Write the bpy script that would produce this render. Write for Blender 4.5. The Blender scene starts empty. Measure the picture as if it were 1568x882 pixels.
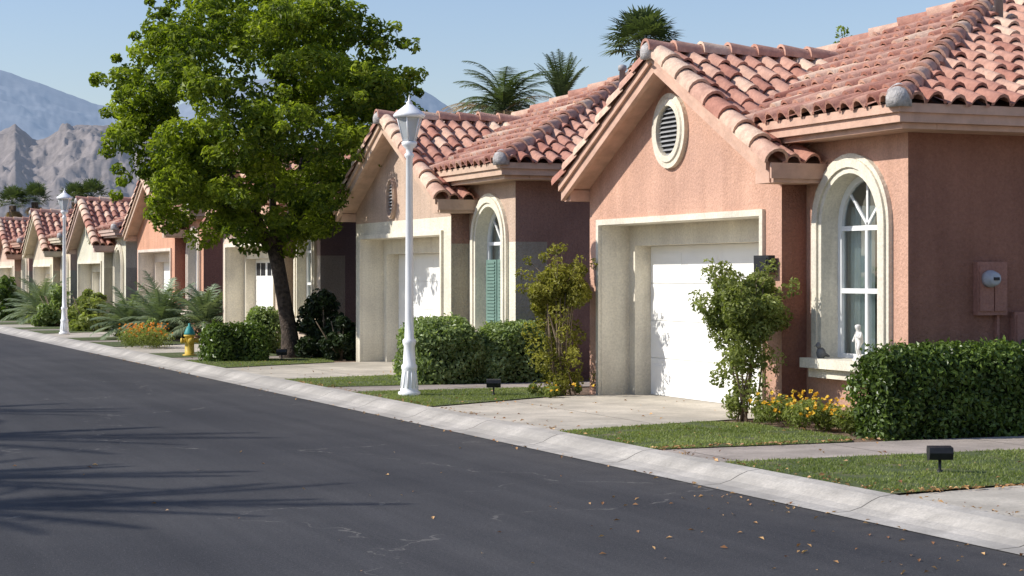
import bpy, math, random
import numpy as np
from mathutils import Vector, noise
random.seed(7); rng=np.random.default_rng(7)
scene=bpy.context.scene
P=9.94   # house spacing along the street (street runs +Y, houses on +X side)

# ------------------------------------------------------------------ materials
def nt(m):
    m.use_nodes=True; t=m.node_tree
    return t,t.nodes,t.links,t.nodes['Principled BSDF']
def mixc(t,fac,a,b,blend='MIX'):
    n=t.nodes.new('ShaderNodeMix'); n.data_type='RGBA'; n.blend_type=blend
    if isinstance(fac,(int,float)): n.inputs[0].default_value=fac
    else: t.links.new(fac,n.inputs[0])
    for i,c in ((6,a),(7,b)):
        if isinstance(c,(tuple,list)): n.inputs[i].default_value=(*c,1)
        else: t.links.new(c,n.inputs[i])
    return n.outputs[2]
def noisef(t,scale,detail=4,rough=.55,lo=.35,hi=.65,vec=None):
    n=t.nodes.new('ShaderNodeTexNoise'); n.inputs['Scale'].default_value=scale
    n.inputs['Detail'].default_value=detail; n.inputs['Roughness'].default_value=rough
    if vec is None:
        g=t.nodes.new('ShaderNodeNewGeometry'); vec=g.outputs['Position']
    t.links.new(vec,n.inputs['Vector'])
    r=t.nodes.new('ShaderNodeMapRange'); r.inputs[1].default_value=lo; r.inputs[2].default_value=hi
    t.links.new(n.outputs['Fac'],r.inputs[0]); return r.outputs[0]
def bump(t,bsdf,h,strength,dist):
    b=t.nodes.new('ShaderNodeBump'); b.inputs['Strength'].default_value=strength; b.inputs['Distance'].default_value=dist
    t.links.new(h,b.inputs['Height']); t.links.new(b.outputs[0],bsdf.inputs['Normal'])
def sc(c,k): return tuple(min(1,x*k) for x in c)
def mathn(t,op,a,b=None):
    n=t.nodes.new('ShaderNodeMath'); n.operation=op
    for i,v in enumerate((a,b)):
        if v is None: continue
        if isinstance(v,(int,float)): n.inputs[i].default_value=v
        else: t.links.new(v,n.inputs[i])
    return n.outputs[0]
def posxyz(t):
    g=t.nodes.new('ShaderNodeNewGeometry'); s=t.nodes.new('ShaderNodeSeparateXYZ'); t.links.new(g.outputs['Position'],s.inputs[0]); return s.outputs
def plain(name,c,rough=.6,var=.15,scale=6,bs=0,bscale=60,spec=.3,metal=0):
    m=bpy.data.materials.new(name); t,N,L,B=nt(m)
    f=noisef(t,scale)
    L.new(mixc(t,f,sc(c,1-var),sc(c,1+var)),B.inputs['Base Color'])
    B.inputs['Roughness'].default_value=rough; B.inputs['Specular IOR Level'].default_value=spec; B.inputs['Metallic'].default_value=metal
    if bs: bump(t,B,noisef(t,bscale,3),bs,.01)
    return m
def stucco(name,c,low=None,z=2.1,xmax=99,bs=.6):
    m=bpy.data.materials.new(name); t,N,L,B=nt(m)
    col=c
    if low:
        p=posxyz(t); f=mathn(t,'GREATER_THAN',p[2],z); f=mathn(t,'MAXIMUM',f,mathn(t,'GREATER_THAN',p[0],xmax)); col=mixc(t,f,low,c)
    f1=noisef(t,1.3,5,.6); f2=noisef(t,38,4,.7)
    a=mixc(t,f1,(.85,.85,.86),(1.06,1.06,1.05)); b=mixc(t,f2,(.86,.86,.86),(1.07,1.07,1.07))
    mp=N.new('ShaderNodeMapping'); gg=N.new('ShaderNodeNewGeometry'); L.new(gg.outputs['Position'],mp.inputs[0]); mp.inputs['Scale'].default_value=(5,5,.35)
    st=noisef(t,1,4,.6,.35,.6,mp.outputs[0]); sv=mixc(t,st,(.91,.9,.89),(1.03,1.03,1.03))
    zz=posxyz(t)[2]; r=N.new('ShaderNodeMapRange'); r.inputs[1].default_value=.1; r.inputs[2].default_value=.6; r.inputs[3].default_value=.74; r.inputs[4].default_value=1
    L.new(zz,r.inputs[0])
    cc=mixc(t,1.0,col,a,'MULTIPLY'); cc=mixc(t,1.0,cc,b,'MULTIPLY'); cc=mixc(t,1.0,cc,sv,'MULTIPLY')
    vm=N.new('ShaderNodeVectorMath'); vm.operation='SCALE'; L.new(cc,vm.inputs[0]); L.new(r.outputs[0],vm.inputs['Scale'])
    L.new(vm.outputs[0],B.inputs['Base Color']); B.inputs['Roughness'].default_value=.92; B.inputs['Specular IOR Level'].default_value=.15
    bump(t,B,noisef(t,28,5,.65,.2,.8),bs,.02)
    return m
def leafmat(name,c0,c1,trans=.3,rough=.5):
    m=bpy.data.materials.new(name); t,N,L,B=nt(m)
    a=N.new('ShaderNodeAttribute'); a.attribute_name='tint'
    c=mixc(t,a.outputs['Fac'],c0,c1); L.new(c,B.inputs['Base Color']); B.inputs['Roughness'].default_value=rough
    B.inputs['Specular IOR Level'].default_value=.35
    tr=N.new('ShaderNodeBsdfTranslucent'); L.new(mixc(t,1.0,c,(1.25,1.35,.6),'MULTIPLY'),tr.inputs[0])
    mx=N.new('ShaderNodeMixShader'); mx.inputs[0].default_value=trans
    L.new(B.outputs[0],mx.inputs[1]); L.new(tr.outputs[0],mx.inputs[2]); L.new(mx.outputs[0],N['Material Output'].inputs[0])
    return m
def tilemat():
    m=bpy.data.materials.new('terracotta_tile'); t,N,L,B=nt(m)
    a=N.new('ShaderNodeAttribute'); a.attribute_name='tint'
    r=N.new('ShaderNodeValToRGB'); e=r.color_ramp.elements
    e[0].position=0; e[0].color=(.36,.145,.105,1); e[1].position=1; e[1].color=(.78,.58,.44,1)
    for p,c in ((.3,(.48,.235,.175,1)),(.6,(.58,.33,.25,1)),(.82,(.68,.44,.33,1))):
        x=e.new(p); x.color=c
    L.new(a.outputs['Fac'],r.inputs[0])
    f=noisef(t,9,5,.7); f2=noisef(t,1.2,3)
    c=mixc(t,1.0,r.outputs[0],mixc(t,f,(.74,.7,.7),(1.08,1.08,1.06)),'MULTIPLY')
    c=mixc(t,1.0,c,mixc(t,f2,(.86,.83,.83),(1.06,1.06,1.04)),'MULTIPLY')
    L.new(c,B.inputs['Base Color']); B.inputs['Roughness'].default_value=.8; B.inputs['Specular IOR Level'].default_value=.25
    bump(t,B,noisef(t,50,3),.3,.01); return m
M_tile=tilemat()
M_deck=plain('roof_underlay',(.09,.05,.035),.9)
M_mortar=plain('mortar',(.46,.43,.41),.9,.3,14,.5)
M_white=plain('white_paint',(.85,.85,.84),.4,.05,4)
M_door=plain('garage_door_paint',(.87,.86,.82),.5,.04,2)
M_frame=plain('window_frame_white',(.83,.83,.81),.4,.03)
M_cream=stucco('cream_stucco_trim',(.80,.73,.59),bs=.35)
M_black=plain('black_metal',(.02,.02,.022),.45,.3,10)
M_dark=plain('dark_void',(.015,.015,.017),.7)
M_louver=plain('vent_louver',(.3,.3,.3),.6)
M_curtain=plain('curtain_cloth',(.78,.82,.79),.9,.08,3)
M_green=plain('shutter_green',(.15,.24,.2),.6,.1)
M_pipe=plain('vent_pipe_grey',(.35,.33,.32),.6)
M_bark=plain('bark',(.07,.052,.04),.95,.45,14,1.0,25)
M_palmbark=plain('palm_bark',(.17,.12,.085),.95,.4,12,1.0,20)
M_stem=plain('shrub_stem',(.2,.15,.1),.9,.3,14)
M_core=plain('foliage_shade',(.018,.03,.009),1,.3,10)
M_soil=plain('soil',(.21,.145,.10),1,.35,9,.8,40)
M_hydY=plain('hydrant_yellow',(.62,.42,.06),.5,.12,12)
M_hydT=plain('hydrant_teal',(.04,.27,.26),.5,.12,12)
M_statue=plain('statue_plaster',(.74,.71,.66),.75,.12,20)
def glassmat():
    m=bpy.data.materials.new('window_glass'); t,N,L,B=nt(m)
    tr=N.new('ShaderNodeBsdfTransparent'); tr.inputs[0].default_value=(.85,.93,.93,1)
    g=N.new('ShaderNodeBsdfGlossy'); g.inputs['Roughness'].default_value=.02
    fr=N.new('ShaderNodeFresnel'); fr.inputs[0].default_value=1.6
    f=mathn(t,'ADD',fr.outputs[0],.14)
    mx=N.new('ShaderNodeMixShader'); L.new(f,mx.inputs[0]); L.new(tr.outputs[0],mx.inputs[1]); L.new(g.outputs[0],mx.inputs[2])
    L.new(mx.outputs[0],N['Material Output'].inputs[0]); return m
M_glass=glassmat()
def lampglass():
    m=bpy.data.materials.new('lantern_glass'); t,N,L,B=nt(m)
    B.inputs['Base Color'].default_value=(.62,.64,.64,1); B.inputs['Roughness'].default_value=.25
    B.inputs['Transmission Weight'].default_value=.35; return m
M_lglass=lampglass()
def asphalt():
    m=bpy.data.materials.new('asphalt'); t,N,L,B=nt(m)
    f=noisef(t,42,6,.85,.3,.7); g=noisef(t,.35,5,.6)
    c=mixc(t,f,(.030,.030,.033),(.082,.080,.082)); c=mixc(t,1.0,c,mixc(t,g,(.82,.82,.84),(1.2,1.18,1.15)),'MULTIPLY')
    mp=N.new('ShaderNodeMapping'); gg=N.new('ShaderNodeNewGeometry'); L.new(gg.outputs['Position'],mp.inputs[0]); mp.inputs['Scale'].default_value=(3.2,.12,1)
    s=noisef(t,1,4,.6,.35,.7,mp.outputs[0]); c=mixc(t,1.0,c,mixc(t,s,(.86,.86,.86),(1.18,1.17,1.15)),'MULTIPLY')
    sp=noisef(t,95,2,.5,.64,.72); c=mixc(t,sp,c,(.17,.16,.15))
    x=posxyz(t)[0]; r=N.new('ShaderNodeMapRange'); r.inputs[1].default_value=6.1; r.inputs[2].default_value=6.8; L.new(x,r.inputs[0])
    dn=noisef(t,3,5,.7,.3,.7); c=mixc(t,mathn(t,'MULTIPLY',mathn(t,'MULTIPLY',r.outputs[0],dn),.4),c,(.15,.135,.12))
    wn=N.new('ShaderNodeTexNoise'); wn.inputs['Scale'].default_value=1.5; wn.inputs['Detail'].default_value=6
    L.new(gg.outputs['Position'],wn.inputs['Vector'])
    va=N.new('ShaderNodeVectorMath'); va.operation='MULTIPLY_ADD'; L.new(wn.outputs['Color'],va.inputs[0]); va.inputs[1].default_value=(1.6,1.6,0); L.new(gg.outputs['Position'],va.inputs[2])
    v=N.new('ShaderNodeTexVoronoi'); v.feature='DISTANCE_TO_EDGE'; v.inputs['Scale'].default_value=.2; L.new(va.outputs[0],v.inputs['Vector'])
    cr=mathn(t,'LESS_THAN',v.outputs['Distance'],.0022); br=noisef(t,3.2,4,.6,.46,.56)
    c=mixc(t,mathn(t,'MULTIPLY',cr,br),c,(.14,.13,.12))
    L.new(c,B.inputs['Base Color']); B.inputs['Roughness'].default_value=.88; B.inputs['Specular IOR Level'].default_value=.2
    bump(t,B,noisef(t,80,4,.7,.2,.8),.45,.01); return m
M_asphalt=asphalt()
def concrete(name,c,joint=0,axis=1):
    m=bpy.data.materials.new(name); t,N,L,B=nt(m)
    f=noisef(t,1.7,6,.65); g=noisef(t,45,4,.7)
    cc=mixc(t,f,sc(c,.72),sc(c,1.1)); cc=mixc(t,1.0,cc,mixc(t,g,(.84,.84,.84),(1.08,1.08,1.08)),'MULTIPLY')
    h=noisef(t,.6,5,.7,.48,.66); cc=mixc(t,h,cc,sc(c,.66))
    if joint:
        y=posxyz(t)[axis]; fr=mathn(t,'FRACT',mathn(t,'DIVIDE',y,joint)); ls=mathn(t,'LESS_THAN',fr,.016/joint)
        cc=mixc(t,ls,cc,sc(c,.22))
    L.new(cc,B.inputs['Base Color']); B.inputs['Roughness'].default_value=.9; B.inputs['Specular IOR Level'].default_value=.2
    bump(t,B,g,.25,.005); return m
M_curb=concrete('curb_concrete',(.50,.46,.405),1.83)
M_conc=concrete('driveway_concrete',(.57,.51,.42),2.15,0)
M_path=concrete('path_concrete',(.46,.39,.33),1.5,0)
def grassmat():
    m=bpy.data.materials.new('lawn_grass'); t,N,L,B=nt(m)
    f=noisef(t,1.6,4); g=noisef(t,60,4,.7)
    c=mixc(t,f,(.105,.14,.034),(.15,.19,.055)); c=mixc(t,g,sc((.10,.13,.035),.6),c)
    p=noisef(t,3.0,5,.7,.54,.7); c=mixc(t,p,c,(.23,.19,.10))
    L.new(c,B.inputs['Base Color']); B.inputs['Roughness'].default_value=.95; bump(t,B,g,.6,.02); return m
M_lawn=grassmat()
M_blade=leafmat('grass_blade',(.15,.19,.045),(.34,.38,.13),.4)
L_tree=leafmat('tree_leaf',(.065,.105,.010),(.38,.44,.045),.5)
L_hedge=leafmat('hedge_leaf',(.035,.06,.012),(.19,.27,.055),.3,.35)
L_hedge2=leafmat('clipped_shrub_leaf',(.12,.17,.04),(.44,.52,.24),.4,.4)
L_dark=leafmat('dark_shrub_leaf',(.012,.022,.007),(.05,.08,.02),.15)
L_shrub=leafmat('shrub_leaf',(.10,.125,.025),(.40,.44,.14),.4)
L_yshrub=leafmat('yellow_shrub_leaf',(.13,.13,.018),(.44,.41,.08),.4)
L_palm=leafmat('palm_frond',(.05,.08,.028),(.18,.22,.085),.25)
L_palmd=leafmat('dead_frond',(.34,.23,.12),(.56,.4,.23),.25)
L_cyc=leafmat('cycad_frond',(.10,.14,.065),(.36,.42,.26),.2)
L_yel=leafmat('flower_petal_yellow',(.6,.3,.02),(.8,.55,.05),.2)
L_ora=leafmat('flower_petal_orange',(.6,.16,.02),(.75,.38,.03),.2)
L_dry=leafmat('dry_leaf',(.2,.08,.03),(.66,.40,.17),.1)

# ------------------------------------------------------------------ mesh helpers
def mkobj(name,V,F,mats,mi=None,tint=None,smooth=False,parent=None,loc=None):
    me=bpy.data.meshes.new(name)
    if isinstance(V,np.ndarray): V=V.tolist()
    if isinstance(F,np.ndarray): F=F.tolist()
    me.from_pydata(V,[],F)
    for m in mats: me.materials.append(m)
    if mi is not None: me.polygons.foreach_set('material_index',np.asarray(mi,dtype=np.int32))
    if smooth is not False:
        s=np.ones(len(me.polygons),bool) if smooth is True else np.asarray(smooth,bool)
        me.polygons.foreach_set('use_smooth',s)
    if tint is not None:
        a=me.attributes.new('tint','FLOAT','POINT'); a.data.foreach_set('value',np.asarray(tint,dtype=np.float32))
    me.update()
    o=bpy.data.objects.new(name,me); scene.collection.objects.link(o)
    if parent: o.parent=parent
    if loc: o.location=loc
    return o
class MB:
    def __init__(s): s.V=[];s.F=[];s.M=[];s.T=[];s.S=[]
    def add(s,V,F,m=0,t=0.5,sm=False):
        b=len(s.V); V=[tuple(v) for v in V]; s.V+=V
        s.T+= list(t) if hasattr(t,'__len__') else [t]*len(V)
        for f in F: s.F.append(tuple(i+b for i in f)); s.M.append(m); s.S.append(sm)
    def box(s,x0,x1,y0,y1,z0,z1,m=0):
        V=[(x,y,z) for x in(x0,x1) for y in (y0,y1) for z in (z0,z1)]
        s.add(V,[(0,1,3,2),(4,6,7,5),(0,4,5,1),(2,3,7,6),(0,2,6,4),(1,5,7,3)],m)
    def poly(s,pts,m=0): s.add(pts,[tuple(range(len(pts)))],m)
    def prism(s,yz,x0,x1,m=0):
        n=len(yz); V=[(x0,y,z) for y,z in yz]+[(x1,y,z) for y,z in yz]
        F=[tuple(range(n)),tuple(range(2*n-1,n-1,-1))]+[(i,(i+1)%n,(i+1)%n+n,i+n) for i in range(n)]
        s.add(V,F,m)
    def tube(s,pts,rads,n=8,m=0,sm=True,cap=True):
        pts=[Vector(p) for p in pts]; V=[];F=[]
        ref=Vector((1,0.1,0)).normalized()
        for i,p in enumerate(pts):
            d=(pts[min(i+1,len(pts)-1)]-pts[max(i-1,0)]).normalized()
            a=(ref-d*ref.dot(d)); 
            if a.length<.1: a=Vector((0,1,0))-d*d.y
            a.normalize(); b=d.cross(a)
            for k in range(n):
                an=2*math.pi*k/n; V.append(p+(a*math.cos(an)+b*math.sin(an))*rads[i])
        for i in range(len(pts)-1):
            for k in range(n): F.append((i*n+k,i*n+(k+1)%n,(i+1)*n+(k+1)%n,(i+1)*n+k))
        if cap: F.append(tuple(range(n-1,-1,-1))); F.append(tuple((len(pts)-1)*n+k for k in range(n)))
        s.add(V,F,m,.5,sm)
    def lathe(s,prof,c,n=16,m=0,sm=True,axis='z'):
        V=[];F=[]
        for z,r in prof:
            for k in range(n):
                a=2*math.pi*k/n; x,y=r*math.cos(a),r*math.sin(a)
                V.append((c[0]+x,c[1]+y,c[2]+z) if axis=='z' else ((c[0]+z,c[1]+x,c[2]+y) if axis=='x' else (c[0]+x,c[1]+z,c[2]+y)))
        for i in range(len(prof)-1):
            for k in range(n): F.append((i*n+k,i*n+(k+1)%n,(i+1)*n+(k+1)%n,(i+1)*n+k))
        F.append(tuple(range(n-1,-1,-1))); F.append(tuple((len(prof)-1)*n+k for k in range(n)))
        s.add(V,F,m,.5,sm)
    def leaves(s,V,T,m=0):
        n=len(V)//4; b=len(s.V); s.V+=V.tolist(); s.T+=T.tolist()
        s.F+=(np.arange(4*n).reshape(n,4)+b).tolist(); s.M+=[m]*n; s.S+=[False]*n
    def obj(s,name,mats,parent=None,loc=None): return mkobj(name,s.V,s.F,mats,s.M,s.T,s.S,parent,loc)
def unit(a): return a/np.maximum(np.linalg.norm(a,axis=1,keepdims=True),1e-6)
def leafq(Pn,Nn,size,asp=.5,jit=.8,t=None,sv=.35):
    n=len(Pn); N=unit(Nn+rng.normal(0,jit,(n,3))); R=unit(rng.normal(0,1,(n,3)))
    T=unit(np.cross(N,R)); B=np.cross(N,T); s=size*(1+rng.uniform(-sv,sv,(n,1)))
    bend=N*s*.18
    V=np.stack([Pn+T*s-bend,Pn+B*s*asp+bend,Pn-T*s-bend,Pn-B*s*asp+bend],1).reshape(-1,3)
    if t is None: t=rng.uniform(0,1,n)
    return V,np.repeat(t,4)
def clumps(mb,cs,n,size,m=0,asp=.5,flat=.8,up=.3,bv=.15):
    for (c,r) in cs:
        c=np.array(c); d=unit(rng.normal(0,1,(n,3))); rad=rng.uniform(.35,1,(n,1))**.5
        Pn=c+d*rad*r*np.array([1,1,flat]); Nn=d+np.array([0,0,up])
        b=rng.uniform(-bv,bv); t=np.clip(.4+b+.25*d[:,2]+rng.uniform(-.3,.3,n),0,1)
        V,T=leafq(Pn,Nn,size,asp,.6,t); mb.leaves(V,T,m)

# ------------------------------------------------------------------ roof (shared mesh)
class Roof:
    def __init__(s): s.V=[];s.F=[];s.T=[];s.S=[];s.n=0
    def add(s,V,F,t,sm):
        s.V.append(np.asarray(V)); s.F+= [tuple(i+s.n for i in f) for f in F]; s.T+=[t]*len(V); s.S+=sm; s.n+=len(V)
    xs=np.array([-.5,-.37,-.32,-.19,0,.19,.32,.37,.5]); hs=np.array([0,.004,.034,.076,.092,.076,.034,.004,0])
    def slope(s,o,u,v,u0,u1,vr,w=.24,row=.335,over=.06):
        o=np.array(o,float);u=np.array(u,float);v=np.array(v,float); n=np.cross(u,v); n/=np.linalg.norm(n)
        if n[2]<0:n=-n
        nc=int((u1-u0)/w); F=[(i,i+1,10+i,9+i) for i in range(8)]; G=[(18+i,19+i,28+i,27+i) for i in range(8)]
        colj=np.random.RandomState(3)
        for c in range(nc+1):
            uc=u0+(c+.5)*w
            if uc>u1: break
            r=vr(uc)
            if not r: continue
            va,vb=r; k0=int(math.floor(va/row)); k1=int(math.ceil(vb/row))
            for k in range(k0,k1):
                a=max(k*row,va)-over; b=min((k+1)*row+.01,vb)
                if b-a<.1: continue
                L=.04+colj.uniform(-.01,.014); du=colj.uniform(-.008,.008); t=float(np.clip(colj.normal(.52,.22),0,1)); sk=colj.uniform(-.012,.012)
                X=s.xs*w
                lo=o+np.outer(X+uc+du+sk,u)+a*v+np.outer(s.hs+L,n)
                hi=o+np.outer(X*.96+uc+du,u)+b*v+np.outer(s.hs*.9+.0,n)
                rb=o+np.outer(X+uc+du+sk,u)+a*v+np.outer(s.hs+L-.03,n)
                s.add(np.vstack([lo,hi,lo,rb]),F+G,t,[True]*8+[False]*8)
    def caps(s,p0,p1,r,seg=.36,tb=.6):
        p0=np.array(p0,float);p1=np.array(p1,float); D=p1-p0; L=np.linalg.norm(D); d=D/L
        up=np.array([0,0,1.])-d*d[2]; up/=np.linalg.norm(up); sd=np.cross(d,up); n=max(1,round(L/seg)); st=L/n
        an=np.radians(np.linspace(-100,100,9)); ring=np.outer(np.sin(an),sd)+np.outer(np.cos(an),up)
        F=[(i,i+1,10+i,9+i) for i in range(8)]; G=[(18+i,19+i,28+i,27+i) for i in range(8)]
        for i in range(n):
            a=p0+d*(st*i-.05); b=p0+d*st*(i+1); l=.03+random.uniform(-.006,.01); rr=r*random.uniform(.97,1.03)
            lo=a+ring*rr+up*l; hi=b+ring*rr*.84; rb=a+ring*(rr-.032)+up*l
            s.add(np.vstack([lo,hi,lo,rb]),F+G,min(1,max(0,random.gauss(tb,.2))),[True]*8+[False]*8)
R=Roof()
K=.425; Z0=3.22; G0=.522; GR=4.15; GC=19.6; GH=2.65; GE=GR-G0*GH
def vr_front(y):
    zg=GR-G0*abs(GC-y)
    a=max(0,(zg-Z0)/K-.12) if y<=19.6 else 2.0
    b=(y-14.95) if y<=18.95 else (22.95-y)
    return (a,b) if b>a+.05 else None
R.slope((10,0,Z0),(0,1,0),(1,0,K),14.95,22.9,vr_front)
R.slope((0,14.95,Z0),(1,0,0),(0,1,K),10.0,20.5,lambda x:(0,min(4,x-10)) if x>10.08 else None)
R.caps((10.02,14.97,Z0+.03),(14,18.95,Z0+4*K+.04),.125)
R.caps((14,18.95,Z0+4*K+.05),(20.5,18.95,Z0+4*K+.05),.125)
R.caps((12,20.95,Z0+2*K+.03),(14,18.95,Z0+4*K+.04),.125)
R.slope((0,GC-GH,GE),(1,0,0),(0,1,G0),9.86,12.6,lambda x:(0,GH))
R.slope((0,GC+GH,GE),(1,0,0),(0,-1,G0),9.86,12.6,lambda x:(0,GH))
R.caps((9.7,GC,GR+.04),(12.2,GC,GR+.04),.125)
R.caps((9.8,GC-GH-.02,GE+.01),(9.8,GC,GR+.02),.14,.36,.78)
R.caps((9.8,GC+GH+.02,GE+.01),(9.8,GC,GR+.02),.14,.36,.78)
me_roof=None

def arch_pts(yc,hw,z0,sp,n=18):
    p=[(yc-hw,z0)]
    for i in range(n+1):
        a=math.pi-math.pi*i/n; p.append((yc+hw*math.cos(a),sp+hw*math.sin(a)))
    p.append((yc+hw,z0)); return p
def ring(mb,x0,x1,yc,hi,ho,z0,sp,m):
    A=arch_pts(yc,hi,z0,sp); B=arch_pts(yc,ho,z0,sp); n=len(A)
    V=[(x0,*p) for p in A]+[(x0,*p) for p in B]+[(x1,*p) for p in A]+[(x1,*p) for p in B]; F=[]
    for i in range(n-1):
        F+=[(i,i+1,n+i+1,n+i),(i,2*n+i,2*n+i+1,i+1),(n+i,n+i+1,3*n+i+1,3*n+i)]
    F+=[(0,n,3*n,2*n),(n-1,3*n-1,4*n-1,2*n-1)]
    mb.add(V,F,m)

def house(k,wallc,lowc=None,zlo=2.1,zga=2.5,dz=0,trimc=None,shutter=False,doorwin=False,fasc=None,side_shadec=None,vent=(19.8,3.3,.42,.44)):
    e=bpy.data.objects.new('stucco_house',None); scene.collection.objects.link(e); e.location=(0,P*k,dz)
    side_shadec=side_shadec or tuple(a*b for a,b in zip(wallc,(.72,.62,.6)))  # wall colour darkened and reddened: side-wall shade put into the base colour
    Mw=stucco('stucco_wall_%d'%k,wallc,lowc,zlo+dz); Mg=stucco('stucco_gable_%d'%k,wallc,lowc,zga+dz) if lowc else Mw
    Ms=stucco('stucco_side_shade_%d'%k,side_shadec,sc(lowc,.5) if lowc else None,zlo+dz,10.9,.9)  # side walls carry painted-in shade, lower band darkened too
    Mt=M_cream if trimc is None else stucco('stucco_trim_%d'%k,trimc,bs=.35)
    Mf=plain('fascia_paint_%d'%k,fasc or (.50,.30,.22),.7,.12,5,.2,30)
    zu=lambda y:GR-G0*abs(y-GC)-.06
    w=MB()  # 0 wall 1 gable 2 trim 3 side
    y0,y1,a,b,h=17.28,22.11,17.69,21.77,2.244
    w.poly([(10.1,b,0),(10.1,y1,0),(10.1,y1,h),(10.1,b,h)],1); w.poly([(10.1,y0,0),(10.1,a,0),(10.1,a,h),(10.1,y0,h)],1)
    w.poly([(10.1,y0,h),(10.1,y1,h),(10.1,y1,zu(y1)),(10.1,GC,zu(GC)),(10.1,y0,zu(y0))],1)
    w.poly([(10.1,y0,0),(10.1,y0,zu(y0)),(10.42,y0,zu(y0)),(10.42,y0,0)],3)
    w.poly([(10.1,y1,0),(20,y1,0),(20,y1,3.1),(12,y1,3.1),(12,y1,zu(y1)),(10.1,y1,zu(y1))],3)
    w.box(10.104,10.5,b-.001,b+.1,0,h,2); w.box(10.104,10.5,a-.1,a+.001,0,h,2)
    w.box(10.5,10.8,b-.16,b+.1,0,h,2); w.box(10.5,10.8,a-.1,a+.16,0,h,2)
    w.box(10.5,10.8,a+.16,b-.16,1.985,h,2); w.box(10.104,10.5,a,b,h-.003,h+.06,2)
    w.box(10.06,10.1,b-.0,b+.07,0.1,h+.07,2); w.box(10.06,10.1,a-.07,a,0.1,h+.07,2); w.box(10.06,10.1,a,b,h,h+.07,2)
    X=10.4; wy0,wy1=15.41,17.285; yc=16.39; hi,ho=.52,.72; sp=2.12; z0=.76
    w.poly([(X,wy0,0),(X,yc-hi,0),(X,yc-hi,3.1),(X,wy0,3.1)]); w.poly([(X,yc+hi,0),(X,wy1,0),(X,wy1,3.1),(X,yc+hi,3.1)])
    w.poly([(X,yc-hi,0),(X,yc+hi,0),(X,yc+hi,z0),(X,yc-hi,z0)])
    A=arch_pts(yc,hi,z0,sp)
    for i in range(1,len(A)-2):
        p,q=A[i],A[i+1]; w.poly([(X,*p),(X,*q),(X,q[0],3.1),(X,p[0],3.1)])
    for i in range(len(A)-1):
        p,q=A[i],A[i+1]; w.poly([(X,*p),(X,*q),(X+.24,*q),(X+.24,*p)],2)
    ring(w,X-.05,X,yc,hi,ho,z0,sp,2); ring(w,X-.075,X-.05,yc,hi+.06,ho-.05,z0,sp,2)
    w.box(10.16,10.62,15.6,17.02,.66,.76,2); w.box(10.24,10.4,15.65,16.98,.56,.655,2)
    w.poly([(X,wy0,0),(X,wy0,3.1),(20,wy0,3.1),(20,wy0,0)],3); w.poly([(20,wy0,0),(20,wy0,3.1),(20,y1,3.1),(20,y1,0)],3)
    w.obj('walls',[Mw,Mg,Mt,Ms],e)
    f=MB()
    f.box(10.0,10.46,14.95,17.9,3.04,3.2,0); f.box(10.46,20.4,14.95,15.5,3.04,3.2,0)
    f.box(10.07,10.455,15.02,17.7,2.985,3.038,0); f.box(10.46,20.35,15.02,15.46,2.985,3.038,0)
    f.box(9.965,9.998,14.915,17.75,3.13,3.215,0); f.box(10.0,20.4,14.915,14.948,3.13,3.215,0)
    f.box(12,20.4,21.9,22.95,3.04,3.2,0)
    for sgn in(-1,1):
        ye=GC+sgn*GH
        f.prism([(GC,GR-.02),(ye,GE-.02),(ye,GE-.2),(GC,GR-.2)],9.76,9.82,0)
        f.prism([(GC,GR+.01),(ye,GE+.01),(ye,GE-.08),(GC,GR-.08)],9.72,9.757,0)
        f.prism([(GC,GR-.025),(ye,GE-.025),(ye,GE-.12),(GC,GR-.12)],9.822,12.6,0)
    f.box(9.78,10.4,16.9,17.27,2.56,2.70,0); f.box(9.74,10.4,16.87,16.9,2.6,2.76,0)
    f.box(9.83,20,22.115,22.3,2.56,2.70,0)
    f.obj('eaves_and_fascia',[Mf],e)
    d=MB(); z=Z0-.012
    d.poly([(10,14.95,z),(14,18.95,z+4*K),(12.1,20.85,z+2.1*K),(12.1,19.6,z+2.1*K),(10,17.75,z)])
    d.poly([(10,14.95,z),(20.5,14.95,z),(20.5,18.95,z+4*K),(14,18.95,z+4*K)])
    d.poly([(12,20.95,z+2*K),(14,18.95,z+4*K),(20.5,18.95,z+4*K),(20.5,22.95,z),(14,22.95,z)])
    for x,y,zz,r in ((10.0,14.97,Z0+.06,.12),(9.7,GC,GR+.05,.1)):
        d.lathe([(-.1,r),(0,r),(r*.5,r*.85),(r*.8,r*.5),(r,.02)],(x,y,zz),12,1)
    d.lathe([(-.3,.05),(.42,.05),(.42,.07),(.5,.07),(.52,.02)],(13.3,17.9,Z0+2.95*K+.05),10,2)
    d.obj('roof_deck',[M_deck,M_mortar,M_pipe],e)
    global me_roof
    if me_roof is None:
        o=mkobj('roof_tiles',np.vstack(R.V),R.F,[M_tile],None,R.T,R.S,e); me_roof=o.data
    else:
        o=bpy.data.objects.new('roof_tiles',me_roof); scene.collection.objects.link(o); o.parent=e
    g=MB(); g.box(10.74,10.8,a+.16,b-.16,0.1,1.985,0); W=b-a-.32; nr=4
    for r in range(nr):
        zb=.1+r*.4712; g.box(10.725,10.74,a+.16,b-.16,zb+.004,zb+.466,0)
        for c in range(4):
            ya=a+.16+c*W/4+.09; yb=a+.16+(c+1)*W/4-.09
            if doorwin and r==3: g.box(10.719,10.7255,ya,yb,zb+.1,zb+.38,1); g.box(10.713,10.719,(ya+yb)/2-.015,(ya+yb)/2+.015,zb+.1,zb+.38,0)
            else: g.box(10.7205,10.7255,ya,yb,zb+.09,zb+.375,0)
    g.obj('garage_door',[M_door,M_dark],e)
    n=MB(); ring(n,10.55,10.6,yc,hi-.07,hi,z0,sp,0)
    n.box(10.56,10.595,yc-.022,yc+.022,z0,sp,0)
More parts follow.
